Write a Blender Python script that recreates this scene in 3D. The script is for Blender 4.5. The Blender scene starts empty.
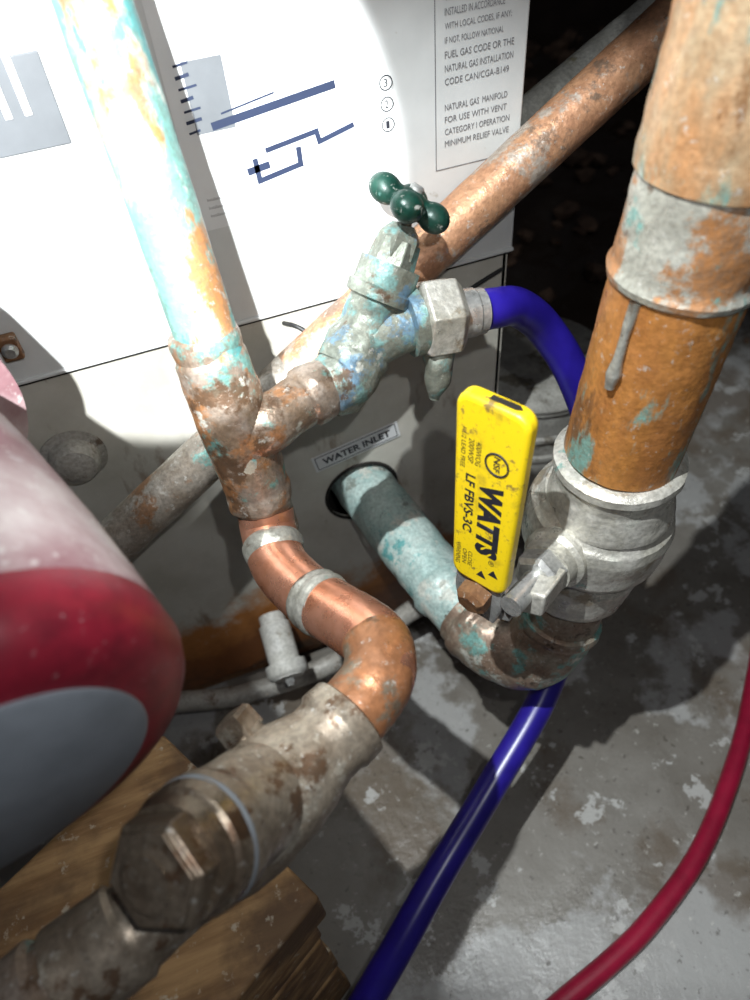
import bpy, math, random, bmesh
from mathutils import Vector, Matrix, noise
random.seed(7)
M=0.001
def V(p): return Vector(p)*M

# ---------------------------------------------------------------- materials
def newmat(name):
    m=bpy.data.materials.new(name); m.use_nodes=True
    nt=m.node_tree; b=nt.nodes['Principled BSDF']
    tc=nt.nodes.new('ShaderNodeTexCoord')
    return m,nt,b,tc
def noise_node(nt,tc,scale,detail=5,off=0,stretch=(1,1,1),rough=.6):
    mp=nt.nodes.new('ShaderNodeMapping'); mp.inputs['Location'].default_value=(off,off*1.3,off*.7)
    mp.inputs['Scale'].default_value=stretch
    nt.links.new(tc.outputs['Object'],mp.inputs['Vector'])
    n=nt.nodes.new('ShaderNodeTexNoise'); n.inputs['Scale'].default_value=scale
    n.inputs['Detail'].default_value=detail; n.inputs['Roughness'].default_value=rough
    nt.links.new(mp.outputs[0],n.inputs['Vector'])
    return n.outputs['Fac']
def rng(nt,src,a,b,lo=0,hi=1):
    r=nt.nodes.new('ShaderNodeMapRange'); r.inputs[1].default_value=a; r.inputs[2].default_value=b
    r.inputs[3].default_value=lo; r.inputs[4].default_value=hi
    nt.links.new(src,r.inputs[0]); return r.outputs[0]
def mixc(nt,fac,a,b):
    m=nt.nodes.new('ShaderNodeMix'); m.data_type='RGBA'
    for s,v in ((m.inputs[6],a),(m.inputs[7],b)):
        if isinstance(v,tuple): s.default_value=(*v,1)
        else: nt.links.new(v,s)
    if isinstance(fac,(int,float)): m.inputs[0].default_value=fac
    else: nt.links.new(fac,m.inputs[0])
    return m.outputs[2]
def bump(nt,b,src,strength,dist=.001):
    n=nt.nodes.new('ShaderNodeBump'); n.inputs['Strength'].default_value=strength; n.inputs['Distance'].default_value=dist
    nt.links.new(src,n.inputs['Height']); nt.links.new(n.outputs[0],b.inputs['Normal'])
def corroded(name,A,B,layers,rough=.55,metal=.35,scale=55,bstr=.6,soft=.05,st=(1,1,1)):
    """layers: (colour, threshold, scale, offset)"""
    m,nt,b,tc=newmat(name)
    col=mixc(nt,rng(nt,noise_node(nt,tc,scale,6,1,st),.4,.6),A,B)
    for i,(c,t,sc,off) in enumerate(layers):
        col=mixc(nt,rng(nt,noise_node(nt,tc,sc,8,off,st,rough=.68),t,t+soft,0,.92),col,c)
    fine=noise_node(nt,tc,420,5,9)
    col=mixc(nt,rng(nt,fine,.38,.66,.0,.45),col,tuple(x*.35 for x in A))
    col=mixc(nt,rng(nt,noise_node(nt,tc,260,6,19,rough=.7),.60,.68,.0,.6),col,(.62,.61,.56))
    nt.links.new(col,b.inputs['Base Color'])
    nt.links.new(rng(nt,noise_node(nt,tc,90,4,5),.3,.7,rough-.18,rough+.2),b.inputs['Roughness'])
    b.inputs['Metallic'].default_value=metal
    bump(nt,b,noise_node(nt,tc,260,7,3),bstr,.0009)
    return m
VERD=(.18,.42,.38); VERD2=(.07,.33,.33); WHT=(.62,.62,.55); BRN=(.12,.065,.035); DRK=(.05,.035,.025)
ORG=(.46,.19,.055)
Z=(1,1,.5)
m_riser=corroded('riser_corroded_copper',(.40,.35,.27),(.50,.47,.41),[(ORG,.50,24,3.1),((.24,.12,.05),.60,45,13.1),(VERD,.51,28,8.2),(VERD2,.56,34,8.2),(WHT,.60,45,12)],st=Z)
m_tee=corroded('tee_corroded_copper',(.26,.18,.12),(.35,.29,.24),[((.40,.18,.07),.52,24,21),(VERD,.55,36,2.2),(BRN,.56,35,5.5),(WHT,.62,60,14)],metal=.5,rough=.40)
m_fauc=corroded('faucet_corroded_brass',(.20,.21,.17),(.30,.33,.28),[((.20,.38,.36),.52,45,4.2),((.15,.27,.38),.54,40,9.5),(BRN,.57,60,17),(WHT,.62,80,14)],metal=.4,rough=.45)
m_solder=corroded('tinned_solder',(.36,.35,.30),(.52,.51,.46),[(VERD,.64,60,1),(BRN,.58,70,7)],rough=.42,metal=.6)
m,nt,b,tc=newmat('bright_new_copper')
c=mixc(nt,rng(nt,noise_node(nt,tc,60,5,2),.4,.65),(.92,.45,.30),(.72,.30,.17))
c=mixc(nt,rng(nt,noise_node(nt,tc,45,6,6.6),.62,.72),c,(.28,.13,.07))
nt.links.new(c,b.inputs['Base Color']); b.inputs['Metallic'].default_value=.85
nt.links.new(rng(nt,noise_node(nt,tc,120,4,4),.3,.7,.22,.40),b.inputs['Roughness'])
bump(nt,b,noise_node(nt,tc,700,3,3,(1,1,.15)),.25,.0004); m_copper=m
m_oldcop=corroded('aged_copper_elbow',(.42,.18,.08),(.30,.14,.07),[((.22,.19,.14),.50,38,4),(BRN,.57,50,8)],metal=.5,rough=.40,bstr=.3)
m_valve=corroded('dirty_brass_valve',(.24,.19,.14),(.32,.27,.21),[((.44,.40,.33),.57,38,3),(BRN,.56,60,8),(WHT,.67,55,12)],metal=.5,rough=.40,bstr=.35)
m_cap=corroded('dark_brass_cap',(.18,.135,.095),(.26,.21,.155),[(BRN,.56,70,3),((.42,.37,.29),.62,80,8)],metal=.6,rough=.36,bstr=.35)
m_orange=corroded('orange_stained_copper',(.58,.25,.065),(.42,.17,.05),[((.44,.40,.30),.60,24,3.7),(VERD,.565,28,8),((.22,.10,.04),.57,40,15)],metal=.35,rough=.42,st=(1,1,.35))
m_pale=corroded('pale_oxidised_pipe',(.42,.41,.35),(.54,.53,.46),[(ORG,.515,24,3.3),(VERD,.59,34,6.2),(BRN,.60,60,15)],metal=.4,rough=.40)
m_coup=corroded('green_oxidised_coupling',(.56,.29,.13),(.46,.34,.21),[(VERD,.485,18,6.2),(VERD2,.58,28,6.2),((.55,.28,.13),.57,26,3.3),((.24,.12,.05),.60,40,21),(WHT,.61,50,15)],metal=.4,rough=.42,st=(1,1,.4))
m_bv=corroded('ball_valve_brass',(.50,.48,.41),(.64,.62,.56),[((.33,.27,.19),.56,36,3),(WHT,.57,40,12),(VERD,.62,40,6)],metal=.45,rough=.36)
m_inlet=corroded('verdigris_inlet_pipe',(.36,.50,.47),(.50,.61,.57),[(WHT,.54,40,3),(VERD2,.60,36,8),(BRN,.62,50,12),((.20,.22,.19),.56,28,19)],metal=.15,rough=.42)
m_low=corroded('brown_drop_pipe',(.26,.18,.13),(.36,.31,.24),[(VERD,.53,36,8),(DRK,.60,40,3),(WHT,.58,50,14)],metal=.4,rough=.42)
m_back=corroded('background_copper_pipe',(.44,.22,.12),(.54,.29,.16),[((.44,.39,.33),.54,28,3),((.20,.14,.1),.56,40,8)],metal=.35,rough=.40)
m_backgrey=corroded('background_dull_pipe',(.26,.21,.16),(.36,.32,.27),[((.46,.43,.38),.55,30,3),((.30,.15,.07),.58,34,8),(VERD,.62,36,12)],metal=.35,rough=.45)
m_galv=corroded('galvanised_pipe',(.50,.50,.44),(.62,.62,.56),[((.34,.31,.18),.58,30,3)],metal=.2)
m_steel=corroded('valve_steel',(.5,.5,.48),(.62,.62,.6),[(BRN,.63,90,3)],metal=.7,rough=.35,bstr=.2)
m_rustbolt=corroded('rusty_bolt',(.20,.09,.04),(.28,.15,.07),[(DRK,.6,90,3)],metal=.3)

def simple(name,col,rough=.5,metal=0,var=.12,scale=60,bs=.15):
    m,nt,b,tc=newmat(name)
    c=mixc(nt,rng(nt,noise_node(nt,tc,scale,5,2),.35,.65),tuple(x*(1-var) for x in col),tuple(min(1,x*(1+var)) for x in col))
    nt.links.new(c,b.inputs['Base Color']); b.inputs['Roughness'].default_value=rough; b.inputs['Metallic'].default_value=metal
    if bs: bump(nt,b,noise_node(nt,tc,scale*5,4,4),bs,.0005)
    return m
m_green=corroded('green_wheel_paint',(.004,.032,.022),(.008,.05,.034),[((.10,.20,.18),.61,80,3)],metal=.1,rough=.42,bstr=.2)
m_blue=simple('blue_hose_rubber',(.018,.010,.22),.30,var=.25,scale=30,bs=.05)
m_red=simple('red_hose_rubber',(.25,.007,.03),.35,var=.2,scale=40,bs=.05)
m_black=simple('black_ink',(.012,.013,.02),.6,var=.1,bs=0)
m_blueink=simple('dark_blue_ink',(.015,.025,.06),.6,var=.1,bs=0)
m_greyink=simple('grey_ink',(.16,.16,.17),.7,var=.1,bs=0)
m_darkhole=simple('hole_dark',(.01,.008,.006),.9)
m_whitepl=corroded('dirty_white_plastic',(.56,.55,.50),(.65,.64,.60),[((.3,.26,.2),.60,60,3)],metal=0,bstr=.15)
m_gasket=simple('grey_gasket',(.20,.22,.24),.8)
m_bucket=corroded('grey_plastic_pail',(.30,.29,.26),(.42,.41,.37),[((.12,.1,.07),.56,30,3)],metal=0,bstr=.15)
m_conduit=corroded('grey_conduit',(.34,.32,.28),(.44,.42,.38),[(BRN,.56,40,3)],metal=.1)
m_cord=simple('black_cord',(.02,.02,.02),.5)

m,nt,b,tc=newmat('yellow_vinyl')
c=mixc(nt,rng(nt,noise_node(nt,tc,70,6,2),.58,.74),(.78,.56,.01),(.42,.29,.02))
c=mixc(nt,rng(nt,noise_node(nt,tc,500,3,5),.6,.75,0,.6),c,(.22,.15,.04))
c=mixc(nt,rng(nt,noise_node(nt,tc,110,7,15,rough=.7),.59,.64,0,.85),c,(.16,.10,.04))
nt.links.new(c,b.inputs['Base Color']); b.inputs['Roughness'].default_value=.38
bump(nt,b,noise_node(nt,tc,200,4,3),.15,.0005); m_yel=m

m,nt,b,tc=newmat('white_jacket_enamel')
c=mixc(nt,rng(nt,noise_node(nt,tc,14,6,2),.4,.7),(.64,.65,.64),(.52,.53,.52))
c=mixc(nt,rng(nt,noise_node(nt,tc,60,7,5),.64,.72,0,.7),c,(.36,.32,.24))
nt.links.new(c,b.inputs['Base Color']); b.inputs['Roughness'].default_value=.38; m_jacket=m
m,nt,b,tc=newmat('beige_boiler_body')
sep=nt.nodes.new('ShaderNodeSeparateXYZ'); nt.links.new(tc.outputs['Object'],sep.inputs[0])
c=mixc(nt,rng(nt,noise_node(nt,tc,20,6,2),.4,.65),(.54,.52,.46),(.43,.41,.35))
c=mixc(nt,rng(nt,noise_node(nt,tc,55,7,5,(1,1,.35)),.60,.70,0,.8),c,(.20,.13,.08))
c=mixc(nt,rng(nt,noise_node(nt,tc,170,6,8),.62,.68,0,.5),c,(.6,.58,.52))
ad=nt.nodes.new('ShaderNodeMath'); ad.operation='MULTIPLY_ADD'; ad.inputs[1].default_value=.20
nt.links.new(noise_node(nt,tc,14,8,3,rough=.7),ad.inputs[0]); nt.links.new(sep.outputs[2],ad.inputs[2])
c=mixc(nt,rng(nt,ad.outputs[0],.235,.205),c,(.38,.15,.04))
c=mixc(nt,rng(nt,ad.outputs[0],.20,.165),c,(.20,.07,.02))
c=mixc(nt,rng(nt,ad.outputs[0],.15,.12),c,(.05,.025,.012))
nt.links.new(c,b.inputs['Base Color']); b.inputs['Roughness'].default_value=.45
bump(nt,b,noise_node(nt,tc,120,6,6),.2,.001); m_body=m
m_greyp=simple('flat_grey',(.14,.15,.16),.5,var=.1,scale=30)  # grey shared by the painted shadow band and the label rectangle
m_paper=simple('label_paper',(.70,.71,.71),.5,var=.04,scale=30,bs=0)

# concrete: damp brown-grey with chalky pale stains, dirt toward the back
m,nt,b,tc=newmat('stained_concrete')
sep=nt.nodes.new('ShaderNodeSeparateXYZ'); nt.links.new(tc.outputs['Object'],sep.inputs[0])
c=mixc(nt,rng(nt,noise_node(nt,tc,8,8,1),.35,.65),(.14,.125,.105),(.23,.215,.19))
c=mixc(nt,rng(nt,noise_node(nt,tc,6,12,4.3,rough=.6),.50,.53,0,.75),c,(.40,.40,.39))
c=mixc(nt,rng(nt,noise_node(nt,tc,5,9,7.7,rough=.6),.53,.58,0,.75),c,(.12,.09,.062))
c=mixc(nt,rng(nt,noise_node(nt,tc,20,12,14,rough=.70),.585,.60,0,.7),c,(.52,.52,.50))
c=mixc(nt,rng(nt,noise_node(nt,tc,90,8,9,rough=.75),.60,.66,0,.7),c,(.55,.54,.50))
c=mixc(nt,rng(nt,noise_node(nt,tc,150,6,12),.61,.68,0,.6),c,(.05,.04,.03))
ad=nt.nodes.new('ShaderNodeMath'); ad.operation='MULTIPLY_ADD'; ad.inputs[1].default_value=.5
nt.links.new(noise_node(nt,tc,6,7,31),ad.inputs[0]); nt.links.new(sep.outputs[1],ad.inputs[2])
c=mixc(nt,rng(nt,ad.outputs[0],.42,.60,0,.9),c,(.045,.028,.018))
nt.links.new(c,b.inputs['Base Color'])
nt.links.new(rng(nt,noise_node(nt,tc,5,6,4),.44,.54,.62,.22),b.inputs['Roughness'])
bump(nt,b,noise_node(nt,tc,45,9,6,rough=.65),.55,.003); m_conc=m
m_wall=simple('dark_basement_wall',(.045,.03,.022),.9,var=.4,scale=6,bs=.5)
m_rub=simple('rubble_stone',(.16,.10,.065),.9,var=.5,scale=40,bs=.5)

m,nt,b,tc=newmat('rough_lumber')
g=noise_node(nt,tc,60,6,2,(.25,2.2,2.2))
c=mixc(nt,rng(nt,g,.38,.62),(.38,.23,.10),(.20,.105,.04))
c=mixc(nt,rng(nt,noise_node(nt,tc,16,8,7),.46,.60,0,.85),c,(.09,.05,.025))
c=mixc(nt,rng(nt,noise_node(nt,tc,130,6,7),.60,.68,0,.7),c,(.5,.45,.35))
nt.links.new(c,b.inputs['Base Color']); b.inputs['Roughness'].default_value=.75
bump(nt,b,g,.5,.002); m_wood=m

m,nt,b,tc=newmat('red_pump_paint')
c=mixc(nt,rng(nt,noise_node(nt,tc,120,6,2),.4,.65),(.18,.008,.020),(.12,.006,.015))
c=mixc(nt,rng(nt,noise_node(nt,tc,300,4,5),.64,.74,0,.5),c,(.32,.24,.25))
nt.links.new(c,b.inputs['Base Color']); b.inputs['Roughness'].default_value=.42
bump(nt,b,noise_node(nt,tc,400,4,3),.2,.0005); m_pred=m
m,nt,b,tc=newmat('dusty_pump_housing')
c=mixc(nt,rng(nt,noise_node(nt,tc,26,8,2),.35,.65),(.42,.36,.35),(.20,.10,.11))
c=mixc(nt,rng(nt,noise_node(nt,tc,300,4,5),.6,.7,0,.6),c,(.48,.45,.43))
nt.links.new(c,b.inputs['Base Color']); b.inputs['Roughness'].default_value=.85
bump(nt,b,noise_node(nt,tc,300,5,3),.3,.0008); m_pdust=m
m_pdisc=simple('grey_blue_nameplate',(.17,.19,.215),.5,var=.12,scale=50)

# ---------------------------------------------------------------- mesh tools
def finish(me,name,mat,sharp=40):
    me.materials.append(mat)
    for p in me.polygons: p.use_smooth=True
    me.set_sharp_from_angle(angle=math.radians(sharp))
    ob=bpy.data.objects.new(name,me); bpy.context.collection.objects.link(ob); return ob
def catmull(pts,n=10):
    P=[V(p) for p in pts]; out=[]
    for i in range(len(P)-1):
        p0=P[i-1] if i>0 else P[i]*2-P[i+1]; p1=P[i]; p2=P[i+1]
        p3=P[i+2] if i+2<len(P) else P[i+1]*2-P[i]
        for k in range(n):
            t=k/n
            out.append(.5*((2*p1)+(p2-p0)*t+(2*p0-5*p1+4*p2-p3)*t*t+(3*p1-p0-3*p2+p3)*t**3))
    out.append(P[-1]); return out
def sweep(name,pts,prof,mat,seg=40,smooth=True,n=10,jit=0,closed=True,sharp=40):
    """prof: number (radius mm) or list of (distance mm, radius mm) along the path"""
    path=catmull(pts,n) if smooth and len(pts)>2 else [V(p) for p in pts]
    L=[0]
    for i in range(1,len(path)): L.append(L[-1]+(path[i]-path[i-1]).length)
    tot=L[-1]
    if not isinstance(prof,(list,tuple)): prof=[(0,prof),(tot/M,prof)]
    pr=[(s*M,r*M) for s,r in prof]
    if pr[-1][0]<tot-1e-6: pr.append((tot,pr[-1][1]))
    def at(s):
        s=min(max(s,0),tot)
        for i in range(1,len(L)):
            if s<=L[i] or i==len(L)-1:
                d=L[i]-L[i-1]; t=(s-L[i-1])/d if d>0 else 0
                return path[i-1].lerp(path[i],t),(path[i]-path[i-1]).normalized(),i
    st=list(pr)
    ks=[L[i] for i in range(len(L))] if len(path)>2 else ([tot*k/40 for k in range(41)] if jit else [])
    ps=[a for a,_ in pr]
    for s in ks:
        if s>pr[-1][0]: continue
        if min(abs(s-q) for q in ps)<.0006: continue
        for i in range(1,len(pr)):
            if pr[i-1][0]<s<pr[i][0]:
                t=(s-pr[i-1][0])/(pr[i][0]-pr[i-1][0]); st.append((s,pr[i-1][1]*(1-t)+pr[i][1]*t)); break
    order=sorted(range(len(st)),key=lambda i:(round(st[i][0],7),i)); st=[st[i] for i in order]
    def tan(s):
        a=at(max(0,s-.002))[0]; c=at(min(tot,s+.002))[0]; return (c-a).normalized()
    verts=[];faces=[]; t0=tan(st[0][0]); ref=Vector((0,0,1)) if abs(t0.z)<.8 else Vector((1,0,0))
    nrm=(ref-t0*ref.dot(t0)).normalized(); prev=t0
    for s,r in st:
        t=tan(s); q=prev.rotation_difference(t); nrm=q@nrm; nrm=(nrm-t*nrm.dot(t)).normalized(); prev=t
        bn=t.cross(nrm); c=at(s)[0]
        for k in range(seg):
            a=2*math.pi*k/seg; d=nrm*math.cos(a)+bn*math.sin(a)
            rr=r
            if jit: rr+=jit*M*noise.noise((c+d*r)*120)
            verts.append(c+d*rr)
    nr=len(st)
    for i in range(nr-1):
        for k in range(seg):
            a=i*seg+k; b_=i*seg+(k+1)%seg
            faces.append((a,b_,b_+seg,a+seg))
    if closed:
        faces.append(tuple(reversed(range(seg)))); faces.append(tuple((nr-1)*seg+k for k in range(seg)))
    me=bpy.data.meshes.new(name); me.from_pydata([tuple(v) for v in verts],[],faces); me.update()
    return finish(me,name,mat,sharp)
def lathe(name,A,B,prof,mat,seg=48,jit=0,sharp=35): return sweep(name,[A,B],prof,mat,seg,False,jit=jit,sharp=sharp)
def box(name,lo,hi,mat,bev=0):
    x0,y0,z0=lo;x1,y1,z1=hi
    vs=[V(p) for p in ((x0,y0,z0),(x1,y0,z0),(x1,y1,z0),(x0,y1,z0),(x0,y0,z1),(x1,y0,z1),(x1,y1,z1),(x0,y1,z1))]
    me=bpy.data.meshes.new(name); me.from_pydata([tuple(v) for v in vs],[],[(0,3,2,1),(4,5,6,7),(0,1,5,4),(1,2,6,5),(2,3,7,6),(3,0,4,7)])
    ob=finish(me,name,mat,30)
    if bev:
        m=ob.modifiers.new('b','BEVEL'); m.width=bev*M; m.segments=3
    return ob
def quadprism(name,base,axis_t,h,mat,bev=0):
    n=len(base); e=Vector(axis_t).normalized()*h
    vs=[Vector(p)*M for p in base]+[(Vector(p)+e)*M for p in base]
    fs=[tuple(range(n)),tuple(reversed(range(n,2*n)))]+[((i+1)%n,i,i+n,(i+1)%n+n) for i in range(n)]
    me=bpy.data.meshes.new(name); me.from_pydata([tuple(v) for v in vs],[],fs); me.update()
    bm=bmesh.new(); bm.from_mesh(me); bmesh.ops.recalc_face_normals(bm,faces=bm.faces); bm.to_mesh(me); bm.free()
    ob=finish(me,name,mat,35)
    if bev:
        m=ob.modifiers.new('b','BEVEL'); m.width=bev*M; m.segments=3; m.limit_method='ANGLE'
    return ob
def bevel(ob,wd,seg=3):
    m=ob.modifiers.new('b','BEVEL'); m.width=wd*M; m.segments=seg; m.limit_method='ANGLE'; m.angle_limit=math.radians(25); return ob
def text(name,s,org,xd,yd,width,height,mat,thick=.25,bold=0):
    cu=bpy.data.curves.new(name,'FONT'); cu.body=s; cu.size=1; cu.resolution_u=3; cu.offset=bold
    o=bpy.data.objects.new(name,cu); bpy.context.collection.objects.link(o)
    bpy.context.view_layer.update()
    me=bpy.data.meshes.new_from_object(o.evaluated_get(bpy.context.evaluated_depsgraph_get()))
    bpy.data.objects.remove(o)
    xs=[v.co.x for v in me.vertices]; ys=[v.co.y for v in me.vertices]
    x0,x1,y0,y1=min(xs),max(xs),min(ys),max(ys)
    xd=Vector(xd).normalized(); yd=Vector(yd).normalized(); nd=xd.cross(yd)
    for v in me.vertices:
        v.co=(Vector(org)+xd*((v.co.x-x0)/(x1-x0)*width)+yd*((v.co.y-y0)/(y1-y0)*height)+nd*thick)*M
    me.materials.clear(); me.materials.append(mat); me.name=name
    ob=bpy.data.objects.new(name,me); bpy.context.collection.objects.link(ob); return ob
def group(name,parts):
    e=bpy.data.objects.new(name,None); bpy.context.collection.objects.link(e); e.empty_display_size=.02
    for p in parts: p.parent=e
    return e
def panelrect(name,x0,z0,x1,z1,y,mat):
    return box(name,(x0,y,z0),(x1,y+.3,z1),mat)
def stroke(name,pts,w,y,mat):
    vs=[];fs=[]
    for (a,b_) in zip(pts[:-1],pts[1:]):
        a=Vector((a[0],y,a[1])); c=Vector((b_[0],y,b_[1])); d=(c-a).normalized(); n=Vector((-d.z,0,d.x))*w/2; e=d*w/2
        i=len(vs); vs+=[(a-e-n)*M,(c+e-n)*M,(c+e+n)*M,(a-e+n)*M]; fs.append((i,i+1,i+2,i+3))
        y-=.01
    me=bpy.data.meshes.new(name); me.from_pydata([tuple(v) for v in vs],[],fs); me.materials.append(mat)
    ob=bpy.data.objects.new(name,me); bpy.context.collection.objects.link(ob); return ob

# ---------------------------------------------------------------- room
def plane(name,pts,mat):
    me=bpy.data.meshes.new(name); me.from_pydata(pts,[],[(0,1,2,3)]); me.materials.append(mat)
    ob=bpy.data.objects.new(name,me); bpy.context.collection.objects.link(ob); return ob
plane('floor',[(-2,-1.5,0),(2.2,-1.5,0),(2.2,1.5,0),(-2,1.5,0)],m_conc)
plane('wall_back',[(-2,1.5,0),(2.2,1.5,0),(2.2,1.5,2.2),(-2,1.5,2.2)],m_wall)
plane('wall_right',[(2.2,-1.5,0),(2.2,1.5,0),(2.2,1.5,2.2),(2.2,-1.5,2.2)],m_wall)

# ---------------------------------------------------------------- boiler
parts=[]
def front_with_hole(name,x0,z0,x1,z1,cx,cz,r,y,mat,depth=3):
    n=64; vs=[];fs=[]
    for k in range(n):
        a=2*math.pi*k/n; d=(math.cos(a),math.sin(a))
        tx=((x1-cx) if d[0]>0 else (x0-cx))/d[0] if abs(d[0])>1e-6 else 1e9
        tz=((z1-cz) if d[1]>0 else (z0-cz))/d[1] if abs(d[1])>1e-6 else 1e9
        t=min(tx,tz)
        vs+=[(cx+d[0]*r,y,cz+d[1]*r),(cx+d[0]*t,y,cz+d[1]*t),(cx+d[0]*r,y+depth,cz+d[1]*r)]
    for k in range(n):
        j=(k+1)%n
        fs+=[(3*k,3*k+1,3*j+1,3*j),(3*k+2,3*k,3*j,3*j+2)]
    for X,Zc in ((x0,z0),(x1,z0),(x1,z1),(x0,z1)):
        best=sorted(range(n),key=lambda k:(vs[3*k+1][0]-X)**2+(vs[3*k+1][2]-Zc)**2)[:2]
        i=len(vs); vs.append((X,y,Zc)); fs.append((3*best[0]+1,i,3*best[1]+1))
    me=bpy.data.meshes.new(name); me.from_pydata([tuple(V(v)) for v in vs],[],fs)
    me.materials.append(mat); ob=bpy.data.objects.new(name,me); bpy.context.collection.objects.link(ob); return ob
parts.append(front_with_hole('front_panel',-420,30,205,381,94,211,28,0,m_body))
parts.append(box('inner_shell',(-415,40,32),(200,560,690),m_darkhole))
parts.append(box('right_side',(201,0,30),(205,560,700),m_body,1))
parts.append(box('left_side',(-424,0,30),(-420,560,700),m_body,1))
parts.append(box('top_cover',(-424,-4,700),(207,562,706),m_jacket,2))
parts.append(box('base_pan',(-410,12,0),(195,550,31),m_rustbolt,2))
parts.append(box('jacket_panel',(-424,-4,381),(206,0,700),m_jacket,1.2))
parts.append(box('jacket_lip',(-424,-6,381.2),(206,-3,383.5),m_jacket,.8))
parts.append(box('lip_shadow',(-424,-2,378.0),(206,-.2,381.1),m_darkhole))  # dark strip paints the shadow line under the jacket lip
parts.append(box('jacket_shadow_band',(-160,-5.2,491),(-17,-4,527),m_greyp,.5))  # thin grey slab stands in for a shadow band on the jacket
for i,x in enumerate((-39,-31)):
    parts.append(box('bright_slot_%d'%(i+1),(x,-6,505),(x+3.2,-5,530),m_paper,.4))  # slots coloured white to imitate light reflected in them
parts.append(box('latch',(-86,-10,398),(-76,-4,412),m_rustbolt,1.5))
parts.append(lathe('latch_screw',(-81,-9,405),(-81,-13,405),[(0,4),(2.5,4),(4,2.5)],m_steel,20))
parts.append(lathe('cover_knob',(-80,0,321),(-80,-14,321),[(0,19),(2,19),(3,15),(9,14),(12,12),(14,6)],m_conduit,40,jit=.4))
parts.append(panelrect('instruction_label',28,438,118,640,-4.5,m_paper))
y=-4.9
parts.append(stroke('diagram_bar',[(46,485.5),(103,492)],3.6,y,m_blueink))
parts.append(stroke('diagram_bar_thin',[(50,490),(75,494)],.8,y,m_blueink))
parts.append(stroke('diagram_path',[(61,466),(61.5,456.5),(83,460),(83,467)],2.6,y,m_blueink))
parts.append(stroke('diagram_path_b',[(68,470),(93,473.5),(94,468.5),(111,472.5)],2.4,y,m_blueink))
parts.append(stroke('diagram_block',[(58,462),(66,463)],3.4,y,m_blueink))
parts.append(panelrect('label_grey_rect',37,483,55,513,-4.75,m_greyp))  # plain grey rectangle beside the diagram strokes
for i in range(7):
    wd=random.uniform(4,9); z=512-i*4.6
    parts.append(stroke('diagram_tick_%d'%i,[(34,z),(34+wd,z+.6)],1.5 if i%2 else 1,y-.1,m_blueink))
for i,(a,z) in enumerate([(34,452),(34,448),(34,444),(70,449),(70,445),(70,441)]):
    parts.append(text('label_print_%d'%i,'Installation and piping diagram see manual',(a,-4.8,z),(1,0,0),(0,0,1),30,2.0,m_greyink))
for i,z in enumerate((488,478.5,469)):
    ring=stroke('circle_%d'%i,[(130+3.2*math.cos(t*math.pi/8),z+3.2*math.sin(t*math.pi/8)) for t in range(17)],.5,y,m_black)
    parts+= [ring,text('circle_digit_%d'%i,str(3-i),(129,-4.5,z-1.8),(1,0,0),(0,0,1),1.8,3.5,m_black)]
lines=['GAS-FIRED BOILER INPUT','CITY OF NEW YORK MEA','','THIS APPLIANCE MUST BE','INSTALLED IN ACCORDANCE','WITH LOCAL CODES, IF ANY;','IF NOT, FOLLOW NATIONAL','FUEL GAS CODE OR THE','NATURAL GAS INSTALLATION','CODE CAN/CGA-B149','','NATURAL GAS  MANIFOLD','FOR USE WITH VENT','CATEGORY I OPERATION','MINIMUM RELIEF VALVE']
for i,s in enumerate(lines):
    if s: parts.append(text('warning_text_%d'%i,s,(161,-4.1,534-i*5.9),(1,0,0),(0,0,1),37-(len(s)%4)*2,3.0,m_greyink))
parts.append(stroke('warning_border',[(156,600),(156,440),(203,440)],.4,-4.3,m_greyink))
ca,sa=math.cos(math.radians(9)),math.sin(math.radians(9))
xd=Vector((ca,0,sa)); zd=Vector((-sa,0,ca)); c0=Vector((94,-.3,257.5))
def pl(a,b_): return tuple(c0+xd*a+zd*b_)
parts.append(quadprism('inlet_plate',[pl(-33,-7.5),pl(33,-7.5),pl(33,7.5),pl(-33,7.5)],(0,-1,0),.5,m_paper))
for i,(a,b_,c_,d_) in enumerate(((-31,-6.2,31,-5.6),(-31,5.6,31,6.2),(-31,-6.2,-30.4,6.2),(30.4,-6.2,31,6.2))):
    q=[Vector(pl(*k))+Vector((0,-.55,0)) for k in ((a,b_),(c_,b_),(c_,d_),(a,d_))]
    parts.append(quadprism('plate_border_%d'%i,q,(0,-1,0),.1,m_black))
parts.append(text('plate_text','WATER INLET',tuple(c0+xd*-26+zd*-3+Vector((0,-.6,0))),xd,zd,52,6.2,m_black,bold=.03))
parts.append(sweep('hole_grommet',[(94+28*math.cos(t*math.pi/16),-.5,211+28*math.sin(t*math.pi/16)) for t in range(33)],1.2,m_darkhole,10))
group('boiler',parts)

group('flexible_conduit',[sweep('conduit',[(-200,-30,110),(-105,-25,62),(-45,-26,34),(40,-28,34),(122,-25,68),(165,-35,95),(190,-60,60),(200,-70,10)],9,m_conduit,24)])
group('drain_plug',[lathe('stub',(1,0,96),(-1,-52,77),[(0,11),(8,11),(9,13),(42,13),(43,17),(51,17),(53.5,15.5),(54.8,13)],m_whitepl),
  lathe('bolt',(-1,-52,77),(-1.3,-58,75),[(0,4),(4,4),(5,3)],m_steel,6)])

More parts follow.
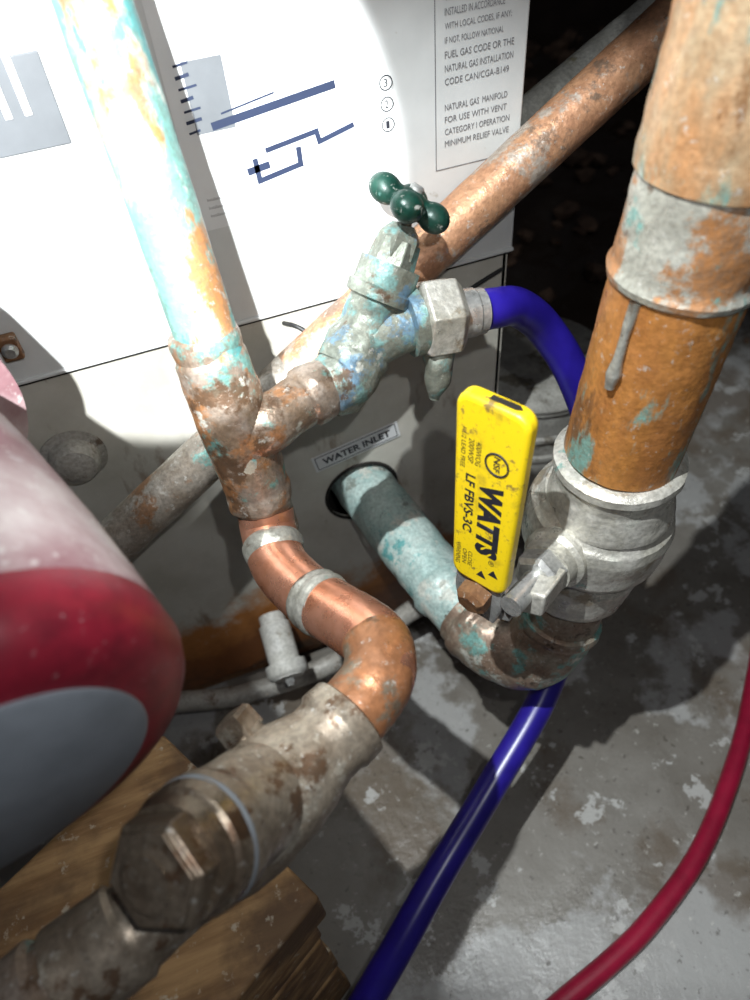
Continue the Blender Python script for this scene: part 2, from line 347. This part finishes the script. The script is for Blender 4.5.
# ---------------------------------------------------------------- left riser
p=[]
p.append(sweep('pipe',[(13.5,-107,372),(8,-59,551),(5,-50,620),(5,-48,700),(5,-48,860)],13.2,m_riser,48,jit=.5))
p.append(lathe('tee_run',(10.2,-87,438),(14.5,-115,330),[(0,13.2),(2,15.2),(5,15.8),(9,15.4),(11,15),(13,16),(30,16.6),(44,17),(60,16.2),(82,15.6),(85,16.4),(90,16.2),(92,15),(96,14),(111,14)],m_tee,64,jit=.8))
p.append(sweep('tee_branch',[(13,-102,386),(28,-103,391),(44,-98,393),(64,-92,395)],[(0,14.5),(14,14.2),(24,12.6),(34,12.6),(36,14.4),(40,15),(44,14.6),(50,13)],m_tee,48,jit=.7))
group('copper_riser_pipe',p)

# ---------------------------------------------------------------- faucet
p=[]
p.append(sweep('body',[(56,-94,394),(68,-91,394),(78,-84,402),(88,-79,414),(99,-74,429)],
  [(0,13),(4,15.3),(12,16.5),(24,17),(32,15),(38,13),(44,12.8),(53,12.8)],m_fauc,48,jit=1.4))
p.append(lathe('bonnet_flange',(93,-77,421),(103,-72,435),[(0,13),(1,15.8),(6,16.2),(7,14.5)],m_fauc,48,jit=.5))
p.append(bevel(lathe('bonnet_hex',(97,-75,427),(109,-69,444),[(0,14.2),(9,14.2),(10,12),(22,10.6)],m_fauc,6,sharp=20),.6))
p.append(bevel(lathe('packing_nut',(105,-71,438),(112,-67.5,450),[(0,10.5),(9,10.5),(11,9),(14,6)],m_fauc,6,sharp=20),.6))
p.append(lathe('stem',(110,-68.5,446),(117,-65,460),3.6,m_steel,20))
p.append(sweep('outlet',[(82,-84,404),(98,-85,408),(118,-84,409)],[(0,13),(20,12.5),(36,12.5)],m_fauc,40,jit=.6))
p.append(lathe('outlet_ring',(104,-84,409),(112,-84,409),[(0,13),(1,16.5),(7,17),(8,15)],m_fauc,48,jit=.4))
p.append(bevel(lathe('coupling_hex',(111,-84,409),(132,-85.5,407),[(0,17.5),(1.5,20),(17,20),(19,17.5),(22,15)],m_bv,6,sharp=20),.7))
p.append(lathe('hose_ferrule',(131,-85.5,407),(144,-86,405.5),[(0,12),(8,12),(9,11.2),(13,11.2)],m_steel,40))
p.append(sweep('mineral_drip',[(119,-90,396),(116,-96,388),(114,-98,378),(113,-98,370)],[(0,8),(10,7.5),(18,6),(28,3)],m_fauc,20,jit=2))
ax=Vector((11,.5,15)).normalized(); c0=Vector((116,-65.3,458))
u=ax.cross(Vector((0,0,1))).normalized(); w=ax.cross(u)
bm=bmesh.new()
def ball(c,r,sq=.8):
    rot=ax.to_track_quat('Z','Y').to_matrix().to_4x4()
    bmesh.ops.create_uvsphere(bm,u_segments=24,v_segments=14,radius=r*M,matrix=Matrix.Translation(Vector(c)*M)@rot@Matrix.Diagonal((1,1,sq,1)))
ball(c0,9,.75)
for k in range(4):
    a=math.radians(55+90*k); d=u*math.cos(a)+w*math.sin(a)
    ball(c0+d*12.6,7.9,.85); ball(c0+d*7,6.6,.8)
me=bpy.data.meshes.new('wheel'); bm.to_mesh(me); bm.free()
wh=finish(me,'wheel',m_green,60)
rm=wh.modifiers.new('r','REMESH'); rm.mode='VOXEL'; rm.voxel_size=.0006; rm.use_smooth_shade=True
sm=wh.modifiers.new('s','SMOOTH'); sm.iterations=6
p.append(wh)
p.append(lathe('wheel_screw',tuple(c0+ax*5),tuple(c0+ax*8.5),[(0,3.5),(2.5,3.5),(3.5,2.4)],m_steel,20))
group('hose_bib_faucet',p)

# ---------------------------------------------------------------- hoses
group('garden_hose',[sweep('hose',[(144.5,-86,405.5),(152,-85,404),(168,-79,396),(187,-76,376),(206,-82,343),(220,-92,300),(226,-105,250),(206,-128,196),(162,-170,146),(104,-206,118),(51,-239,105),(8,-267,92),(-33,-291,70),(-90,-325,40),(-190,-380,11),(-300,-420,11)],10,m_blue,32)])
group('garden_hose.001',[sweep('hose',[(560,-40,8),(450,-115,8),(386,-172,8),(340,-213,8),(286,-253,8),(239,-281,8),(184,-303,8),(146,-313,8),(101,-322,8),(20,-340,8),(-80,-385,8),(-200,-475,8)],7.4,m_red,28)])

# ---------------------------------------------------------------- bright copper run
p=[]
p.append(sweep('new_copper',[(14,-113,345),(12.5,-120,337),(12,-140,334),(18.5,-163,338),(26,-182,345),(33,-198,351),(37,-211,355),(34,-224,356),(24,-232,355),(14,-237,355)],
  13.9,m_copper,56,n=14))
p.append(sweep('solder_ring',[(12.4,-125,336),(12,-129.5,335),(12,-134,334)],[(0,14.0),(2,15),(4,15.1),(7,14.8),(9,14.0)],m_solder,48,jit=.5))
p.append(sweep('solder_ring_mid',[(20.5,-169,340),(23.5,-176,342.7),(25.5,-180,344.5)],[(0,14.0),(2,14.9),(5,14.6),(8,15.2),(10,14.8),(12,14.0)],m_solder,48,jit=.5))
p.append(sweep('aged_elbow',[(37,-209,354.5),(36,-218,356),(31,-227,356),(24,-232,355),(16,-236.5,355)],[(0,14.0),(2,14.3),(60,14.6)],m_oldcop,56,n=14,jit=.3))
group('copper_elbow_pipe',p)

# ---------------------------------------------------------------- check valve
p=[]
p.append(sweep('body',[(17,-236,355),(0,-244.5,355),(-18,-252,354.5),(-36,-260,353),(-55,-268,351.5),(-75,-276,350),(-96,-281,348)],
 [(0,15.5),(1,17.2),(9,17.4),(11,16),(16,15.8),(24,18.5),(34,21.2),(50,21.5),(64,20),(76,16),(82,15),(98,14.8),(100,16.6),(118,16.6)],m_valve,64,jit=.7))
p.append(lathe('y_branch',(-16,-250,355),(-41,-269.5,380.5),[(0,18),(20,18.8),(31,19.2),(34,20.2),(40.5,20.4)],m_valve,64,jit=.4))
p.append(lathe('gasket',(-40.8,-269.3,380.2),(-42,-270.3,381.7),[(0,20.5),(.4,20.7),(1.4,20.7),(1.8,20.5)],m_gasket,72))
p.append(lathe('cap',(-41.8,-270.2,381.4),(-49,-276.5,390.6),[(0,19.8),(1,20.4),(6,20),(7.5,18.6),(10,18.2),(13,17.6)],m_cap,64,jit=.3))
p.append(bevel(lathe('cap_hex',(-48,-275.6,389.4),(-54,-281,397),[(0,17.6),(8.5,17.2),(9.8,15.2)],m_cap,6,sharp=20),1.2))
p.append(lathe('cap_centre',(-53.4,-280.5,396.2),(-55,-282,398.3),[(0,11),(1.2,10.6),(2.2,8)],m_cap,40))
p.append(lathe('boss',(-14,-248,352),(-22,-232,364),[(0,10),(13,8.5),(14,7),(20,7)],m_valve,24,jit=.4))
p.append(bevel(lathe('boss_plug',(-21.5,-233,363.3),(-25,-226,369),[(0,8.3),(8,8),(9.5,6.6)],m_valve,4,sharp=20),.8))
p.append(sweep('outlet_pipe',[(-90,-279.5,348.5),(-111,-285,346),(-150,-296,343),(-210,-312,340)],[(0,14.8),(10,14.8),(12,17.2),(22,17.2),(24,14.8)],m_tee,48,jit=.6))
group('check_valve',p)

# ---------------------------------------------------------------- right main pipe (leans very slightly)
def rx(z): return (174+(z-373)*.088,-171,z)
p=[]
p.append(lathe('pipe',rx(371.5),rx(466),[(0,25.8),(95,25.8)],m_orange,64,jit=.4))
p.append(lathe('coupling_low',rx(458),rx(500),[(0,25.8),(1.5,27.6),(4,28.2),(6,27.2),(8,26.6),(40,26.4),(42,26)],m_pale,64,jit=.6))
p.append(lathe('coupling_top',rx(497),rx(580),[(0,26),(1,27.8),(6,28.2),(79,28),(82,26)],m_coup,64,jit=.6))
p.append(lathe('pipe_upper',rx(575),rx(860),25.5,m_pale,64,jit=.4))
p.append(sweep('solder_drip',[(157,-178.5,460),(154.5,-179.5,447),(153,-180,434),(152,-180.2,424)],[(0,2.4),(12,1.7),(24,1.9),(30,2.8),(35,1.8)],m_solder,16,jit=.5))
group('copper_main_pipe',p)

# ball valve
X0,Y0=174,-171
p=[]
p.append(lathe('upper_socket',(X0,Y0,338),(X0,Y0,371),[(0,31),(2,31),(16,28.5),(17,28),(25,28.5),(27,30.4),(31,30.2),(33,27)],m_bv,64,jit=.5))
p.append(lathe('union_nut',(171.5,-166,300),(173.5,-169,341),[(0,30),(3,34),(8,36.5),(28,37),(34,35.5),(36,33),(41,30)],m_bv,64,jit=.5))
p.append(lathe('ball_body',(168,-165,262),(172,-167,306),[(0,26),(4,28.5),(12,29.5),(28,31),(42,30)],m_bv,64,jit=.7))
n=Vector((-.866,-.5,0)); w=Vector((.5,-.866,0)); up=Vector((.08,.1,.99)).normalized()
vb=Vector((170,-165,312))
p.append(lathe('stem_boss',tuple(vb+n*16+Vector((0,0,8))),tuple(vb+n*46+Vector((0,0,14))),[(0,17),(22,16),(24,13.5),(30,13)],m_bv,48,jit=.6))
p.append(bevel(lathe('packing_hex',tuple(vb+n*44+Vector((0,0,14))),tuple(vb+n*56+Vector((0,0,16))),[(0,12.5),(10,12.5),(12,10)],m_steel,6,sharp=20),.6))
p.append(lathe('stem',tuple(vb+n*55+Vector((0,0,16))),tuple(vb+n*77+Vector((0,0,19))),5.5,m_steel,20))
p.append(lathe('stem_nut',tuple(Vector((96.5,-186.5,326))+n*1),tuple(Vector((96.5,-186.5,325))+n*10),[(0,8.5),(7,8.5),(9,6)],m_rustbolt,6,sharp=20))
c0=Vector((96.5,-186.5,322))
def hp(c,a,b_,k=0): return tuple(c+w*a+up*b_+n*k)
p.append(quadprism('lever_strap',[hp(c0,-10,-12,-1),hp(c0,10,-12,-1),hp(c0,13,0,-1),hp(c0,12,26,-1),hp(c0,-12,26,-1),hp(c0,-13,0,-1)],tuple(n),3,m_steel,.8))
p.append(quadprism('stop_tab',[hp(c0,6,-14,-6),hp(c0,16,-10,-6),hp(c0,20,6,-6),hp(c0,10,8,-6)],tuple(n),4,m_steel,.8))
p.append(quadprism('stop_tab_b',[hp(c0,16,-6,-26),hp(c0,30,0,-26),hp(c0,30,14,-26),hp(c0,16,10,-26)],tuple(n),20,m_bv,1.5))
c1=Vector((101,-181.2,383)); hw,hh,cr=16.6,49.5,6.5
out=[]
for sx,sy,a0 in ((1,1,0),(-1,1,90),(-1,-1,180),(1,-1,270)):
    for k in range(7):
        a=math.radians(a0+15*k); ww=hw if sy>0 else hw-2.2
        out.append(hp(c1,sx*(ww-cr)+cr*math.cos(a),sy*(hh-cr)+cr*math.sin(a),-4))
p.append(quadprism('grip',out,tuple(n),8,m_yel,2.2))
p.append(quadprism('grip_slot',[hp(c1,-3,hh-.3,-1.3),hp(c1,9,hh-.3,-1.6),hp(c1,11,hh-.3,0),hp(c1,9,hh-.3,1.4),hp(c1,-3,hh-.3,1.3)],tuple(up),.6,m_darkhole))
dn=-up
def tx(nm,s,sx,sy,wd,ht,mt=m_black,bold=0):
    p.append(text(nm,s,tuple(c1+up*(hh-sx)+w*sy+n*4.05),dn,w,wd,ht,mt,.12,bold))
tx('brand_text','WATTS',37,-2.5,41,11.5,bold=.06)
tx('brand_mark','®',79,5,3,3)
tx('model_text','LF FBVS-3C',37,-9.5,32,4.8,bold=.025)
tx('small_text_a','200WSP',19,-9,12,2.6); tx('small_text_b','400WOG',19,-5.5,12,2.6); tx('small_text_c','1-1/2 LEAD FREE',15,-12.5,20,2.2)
tx('small_text_d','WARNING',78,-12,13,2.4); tx('small_text_e','OPEN',80,-8.5,9,2.2); tx('small_text_f','CLOSE',80,-5.5,9,2.2)
cc=c1+up*(hh-26)+w*4.5+n*4.2
p.append(sweep('emblem_ring',[tuple(cc+up*5.2*math.cos(t*math.pi/10)+w*5.2*math.sin(t*math.pi/10)) for t in range(21)],.45,m_black,8))
tx('emblem_text','NSF',22.3,3,7.5,3,bold=.02)
for q,(a,b_) in enumerate(((84,8),(88,2))):
    cc=[c1+up*(hh-a)+w*b_+n*4.05,c1+up*(hh-a-4)+w*(b_-2.5)+n*4.05,c1+up*(hh-a-4)+w*(b_+2.5)+n*4.05]
    p.append(quadprism('arrow_%d'%q,[tuple(x) for x in cc],tuple(n),.15,m_black))
group('ball_valve',p)

# inlet elbow + horizontal pipe into boiler
p=[]
p.append(lathe('drop_pipe',(162,-167,230),(168,-165,264),23,m_low,56,jit=.7))
p.append(sweep('elbow',[(163.5,-167,238),(158,-167.5,220),(150,-167,206),(139,-160,199.5),(128,-143,199),(122,-123,200)],[(0,23),(1,25),(6,25.6),(9,24.5),(55,24),(74,24),(78,25.6),(82,25),(85,22.5)],m_low,56,n=14,jit=1.0))
p.append(sweep('horizontal_pipe',[(124,-128,200),(113,-85,205),(102,-28,211),(96,10,212),(90,70,212)],[(0,22),(22,22),(24,23.6),(30,23.8),(34,22),(200,22)],m_inlet,56,jit=.9))
group('boiler_inlet_pipe',p)

# background pipes
pa0=Vector((-235,-70,203)); pb0=Vector((440,9,572)); mid=pa0.lerp(pb0,.43)
group('copper_pipe',[lathe('pipe_dull',tuple(pa0),tuple(mid),14,m_backgrey,40,jit=.4),lathe('pipe',tuple(mid),tuple(pb0),14.05,m_back,40,jit=.4)])  # left length duller grey-brown, right length more orange
group('galvanised_pipe',[lathe('pipe',(213,30,432),(560,150,530),[(0,12),(360,12)],m_galv,32,jit=.3)])
group('sensor_wire',[sweep('wire',[(60,-1,372),(66,-14,375),(80,-20,362),(95,-22,352),(118,-18,350),(150,-16,358),(175,-10,366),(200,-4,370)],1.3,m_cord,10)])

# lidded pail beyond boiler corner
p=[lathe('shell',(300,110,0),(300,110,185),[(0,58),(2,60),(120,66),(122,69),(126,69),(128,66.5),(145,67.5),(147,70.5),(151,70.5),(153,68),(180,69),(181,72),(185,72)],m_bucket,64),
   lathe('lid',(300,110,185),(300,110,192),[(0,73),(3,74),(5,73),(6,68),(6.5,66),(7,30)],m_bucket,64)]
group('plastic_pail',p)

# rubble heaped at the back of the floor
bm=bmesh.new()
for i in range(420):
    x=random.uniform(.45,1.7); yy=random.uniform(.22,1.4); r=random.uniform(.006,.028)*(.6+.5*yy)
    mt=Matrix.Translation((x,yy,r*.5))@Matrix.Rotation(random.random()*6,4,'Z')@Matrix.Diagonal((1,random.uniform(.5,1),random.uniform(.4,.8),1))
    res=bmesh.ops.create_icosphere(bm,subdivisions=1,radius=r,matrix=mt)
    for v in res['verts']: v.co+=Vector([random.uniform(-.25,.25)*r for _ in range(3)])
me=bpy.data.meshes.new('rubble'); bm.to_mesh(me); bm.free(); me.materials.append(m_rub)
ob=bpy.data.objects.new('rubble',me); bpy.context.collection.objects.link(ob)

# ---------------------------------------------------------------- wood crib under the check valve
p=[]
A=Vector((-75,-157,0)); B=Vector((-20,-258,0)); e=(B-A).normalized(); l=Vector((e.y,-e.x,0))
if l.x>0: l=-l
Ln=(B-A).length
def block(nm,a0,a1,b0,b1,z0,z1):
    q=[A+e*a0+l*b0,A+e*a1+l*b0,A+e*a1+l*b1,A+e*a0+l*b1]
    q=[(v.x,v.y,z0) for v in q]; p.append(quadprism(nm,q,(0,0,1),z1-z0,m_wood,2))
block('top_timber',0,62,-2,230,212,250)
block('top_timber_b',66,Ln+2,0,230,205,238)
zz=205; i=0
while zz>5:
    z0=max(0,zz-41)
    if i%2==0: block('layer_%d_a'%i,-4,58,4,228,z0,zz-.5); block('layer_%d_b'%i,64,Ln-3,6,226,z0,zz-.5)
    else: block('layer_%d_a'%i,-2,Ln-2,8,80,z0,zz-.5); block('layer_%d_b'%i,-2,Ln-4,130,222,z0,zz-.5)
    zz=z0; i+=1
group('wood_block_stack',p)

# ---------------------------------------------------------------- circulator pump
fc=Vector((-84,-256,428)); ax=Vector((-.27,.945,.14)).normalized()
def pa(t): return tuple(fc+ax*t)
p=[]
p.append(lathe('nameplate',pa(-3),pa(4),[(0,42.5),(.8,44),(7,44)],m_pdisc,72))
p.append(lathe('red_rim',pa(-1.5),pa(22),[(0,44),(1,49),(4,57),(9,61),(15,63),(23.5,62.5)],m_pred,72))
p.append(lathe('housing',pa(21.5),pa(140),[(0,62.6),(12,62),(40,60),(75,56),(95,53),(111,50)],m_pdust,72))
p.append(lathe('volute',pa(138),pa(180),[(0,50),(2,62),(30,62),(34,56),(42,40)],m_pdust,72))
group('circulator_pump',p)

# ---------------------------------------------------------------- camera
cam=bpy.data.cameras.new('camera'); co=bpy.data.objects.new('camera',cam); bpy.context.collection.objects.link(co)
Xc=Vector((.93305858,-.35225128,-.07294333)); Fc=Vector((.18502563,.64308907,-.74310293)); Yc=Xc.cross(Fc).normalized()
Xc=Fc.cross(Yc).normalized()
co.matrix_world=Matrix((( Xc.x,Yc.x,-Fc.x,0),(Xc.y,Yc.y,-Fc.y,-.36),(Xc.z,Yc.z,-Fc.z,.612),(0,0,0,1)))
cam.sensor_fit='VERTICAL'; cam.sensor_height=36; cam.lens=26; cam.clip_start=.005
cam.dof.use_dof=True; cam.dof.focus_distance=.36; cam.dof.aperture_fstop=8
bpy.context.scene.camera=co
bpy.context.scene.view_settings.view_transform='Standard'

# ---------------------------------------------------------------- lights
def look(ob,tgt):
    d=Vector(tgt)-ob.location; ob.rotation_euler=d.to_track_quat('-Z','Y').to_euler()
def spot(name,loc,tgt,en,ang,bl,rad,col=(1,1,1)):
    l_=bpy.data.lights.new(name,'SPOT'); l_.energy=en; l_.spot_size=math.radians(ang); l_.spot_blend=bl; l_.shadow_soft_size=rad; l_.color=col
    o=bpy.data.objects.new(name,l_); o.location=loc; bpy.context.collection.objects.link(o); look(o,tgt); return o
spot('flashlight',(-.07,-.45,.72),(0,0,.475),44,29,.12,.004,(.94,.98,1))
spot('floor_fill_spot',(-.09,-.27,.90),(.22,-.11,.20),26,43,.4,.004,(.93,.98,1))  # extra spot added to light the floor and shape its shadows
spot('phone_lamp',(.03,-.37,.66),(.17,-.1,.25),1.8,140,.6,.004,(.96,.98,1))
al=bpy.data.lights.new('area_fill','AREA'); al.energy=.5; al.size=.15; al.color=(1,.97,.93)  # unseen area lamp added as weak fill for floor and right pipe
ao=bpy.data.objects.new('area_fill',al); ao.location=(.5,-.6,1.5); bpy.context.collection.objects.link(ao); look(ao,(.2,-.1,.2))
w_=bpy.data.worlds.new('world'); bpy.context.scene.world=w_; w_.use_nodes=True
w_.node_tree.nodes['Background'].inputs[0].default_value=(.8,.85,1,1); w_.node_tree.nodes['Background'].inputs[1].default_value=.06
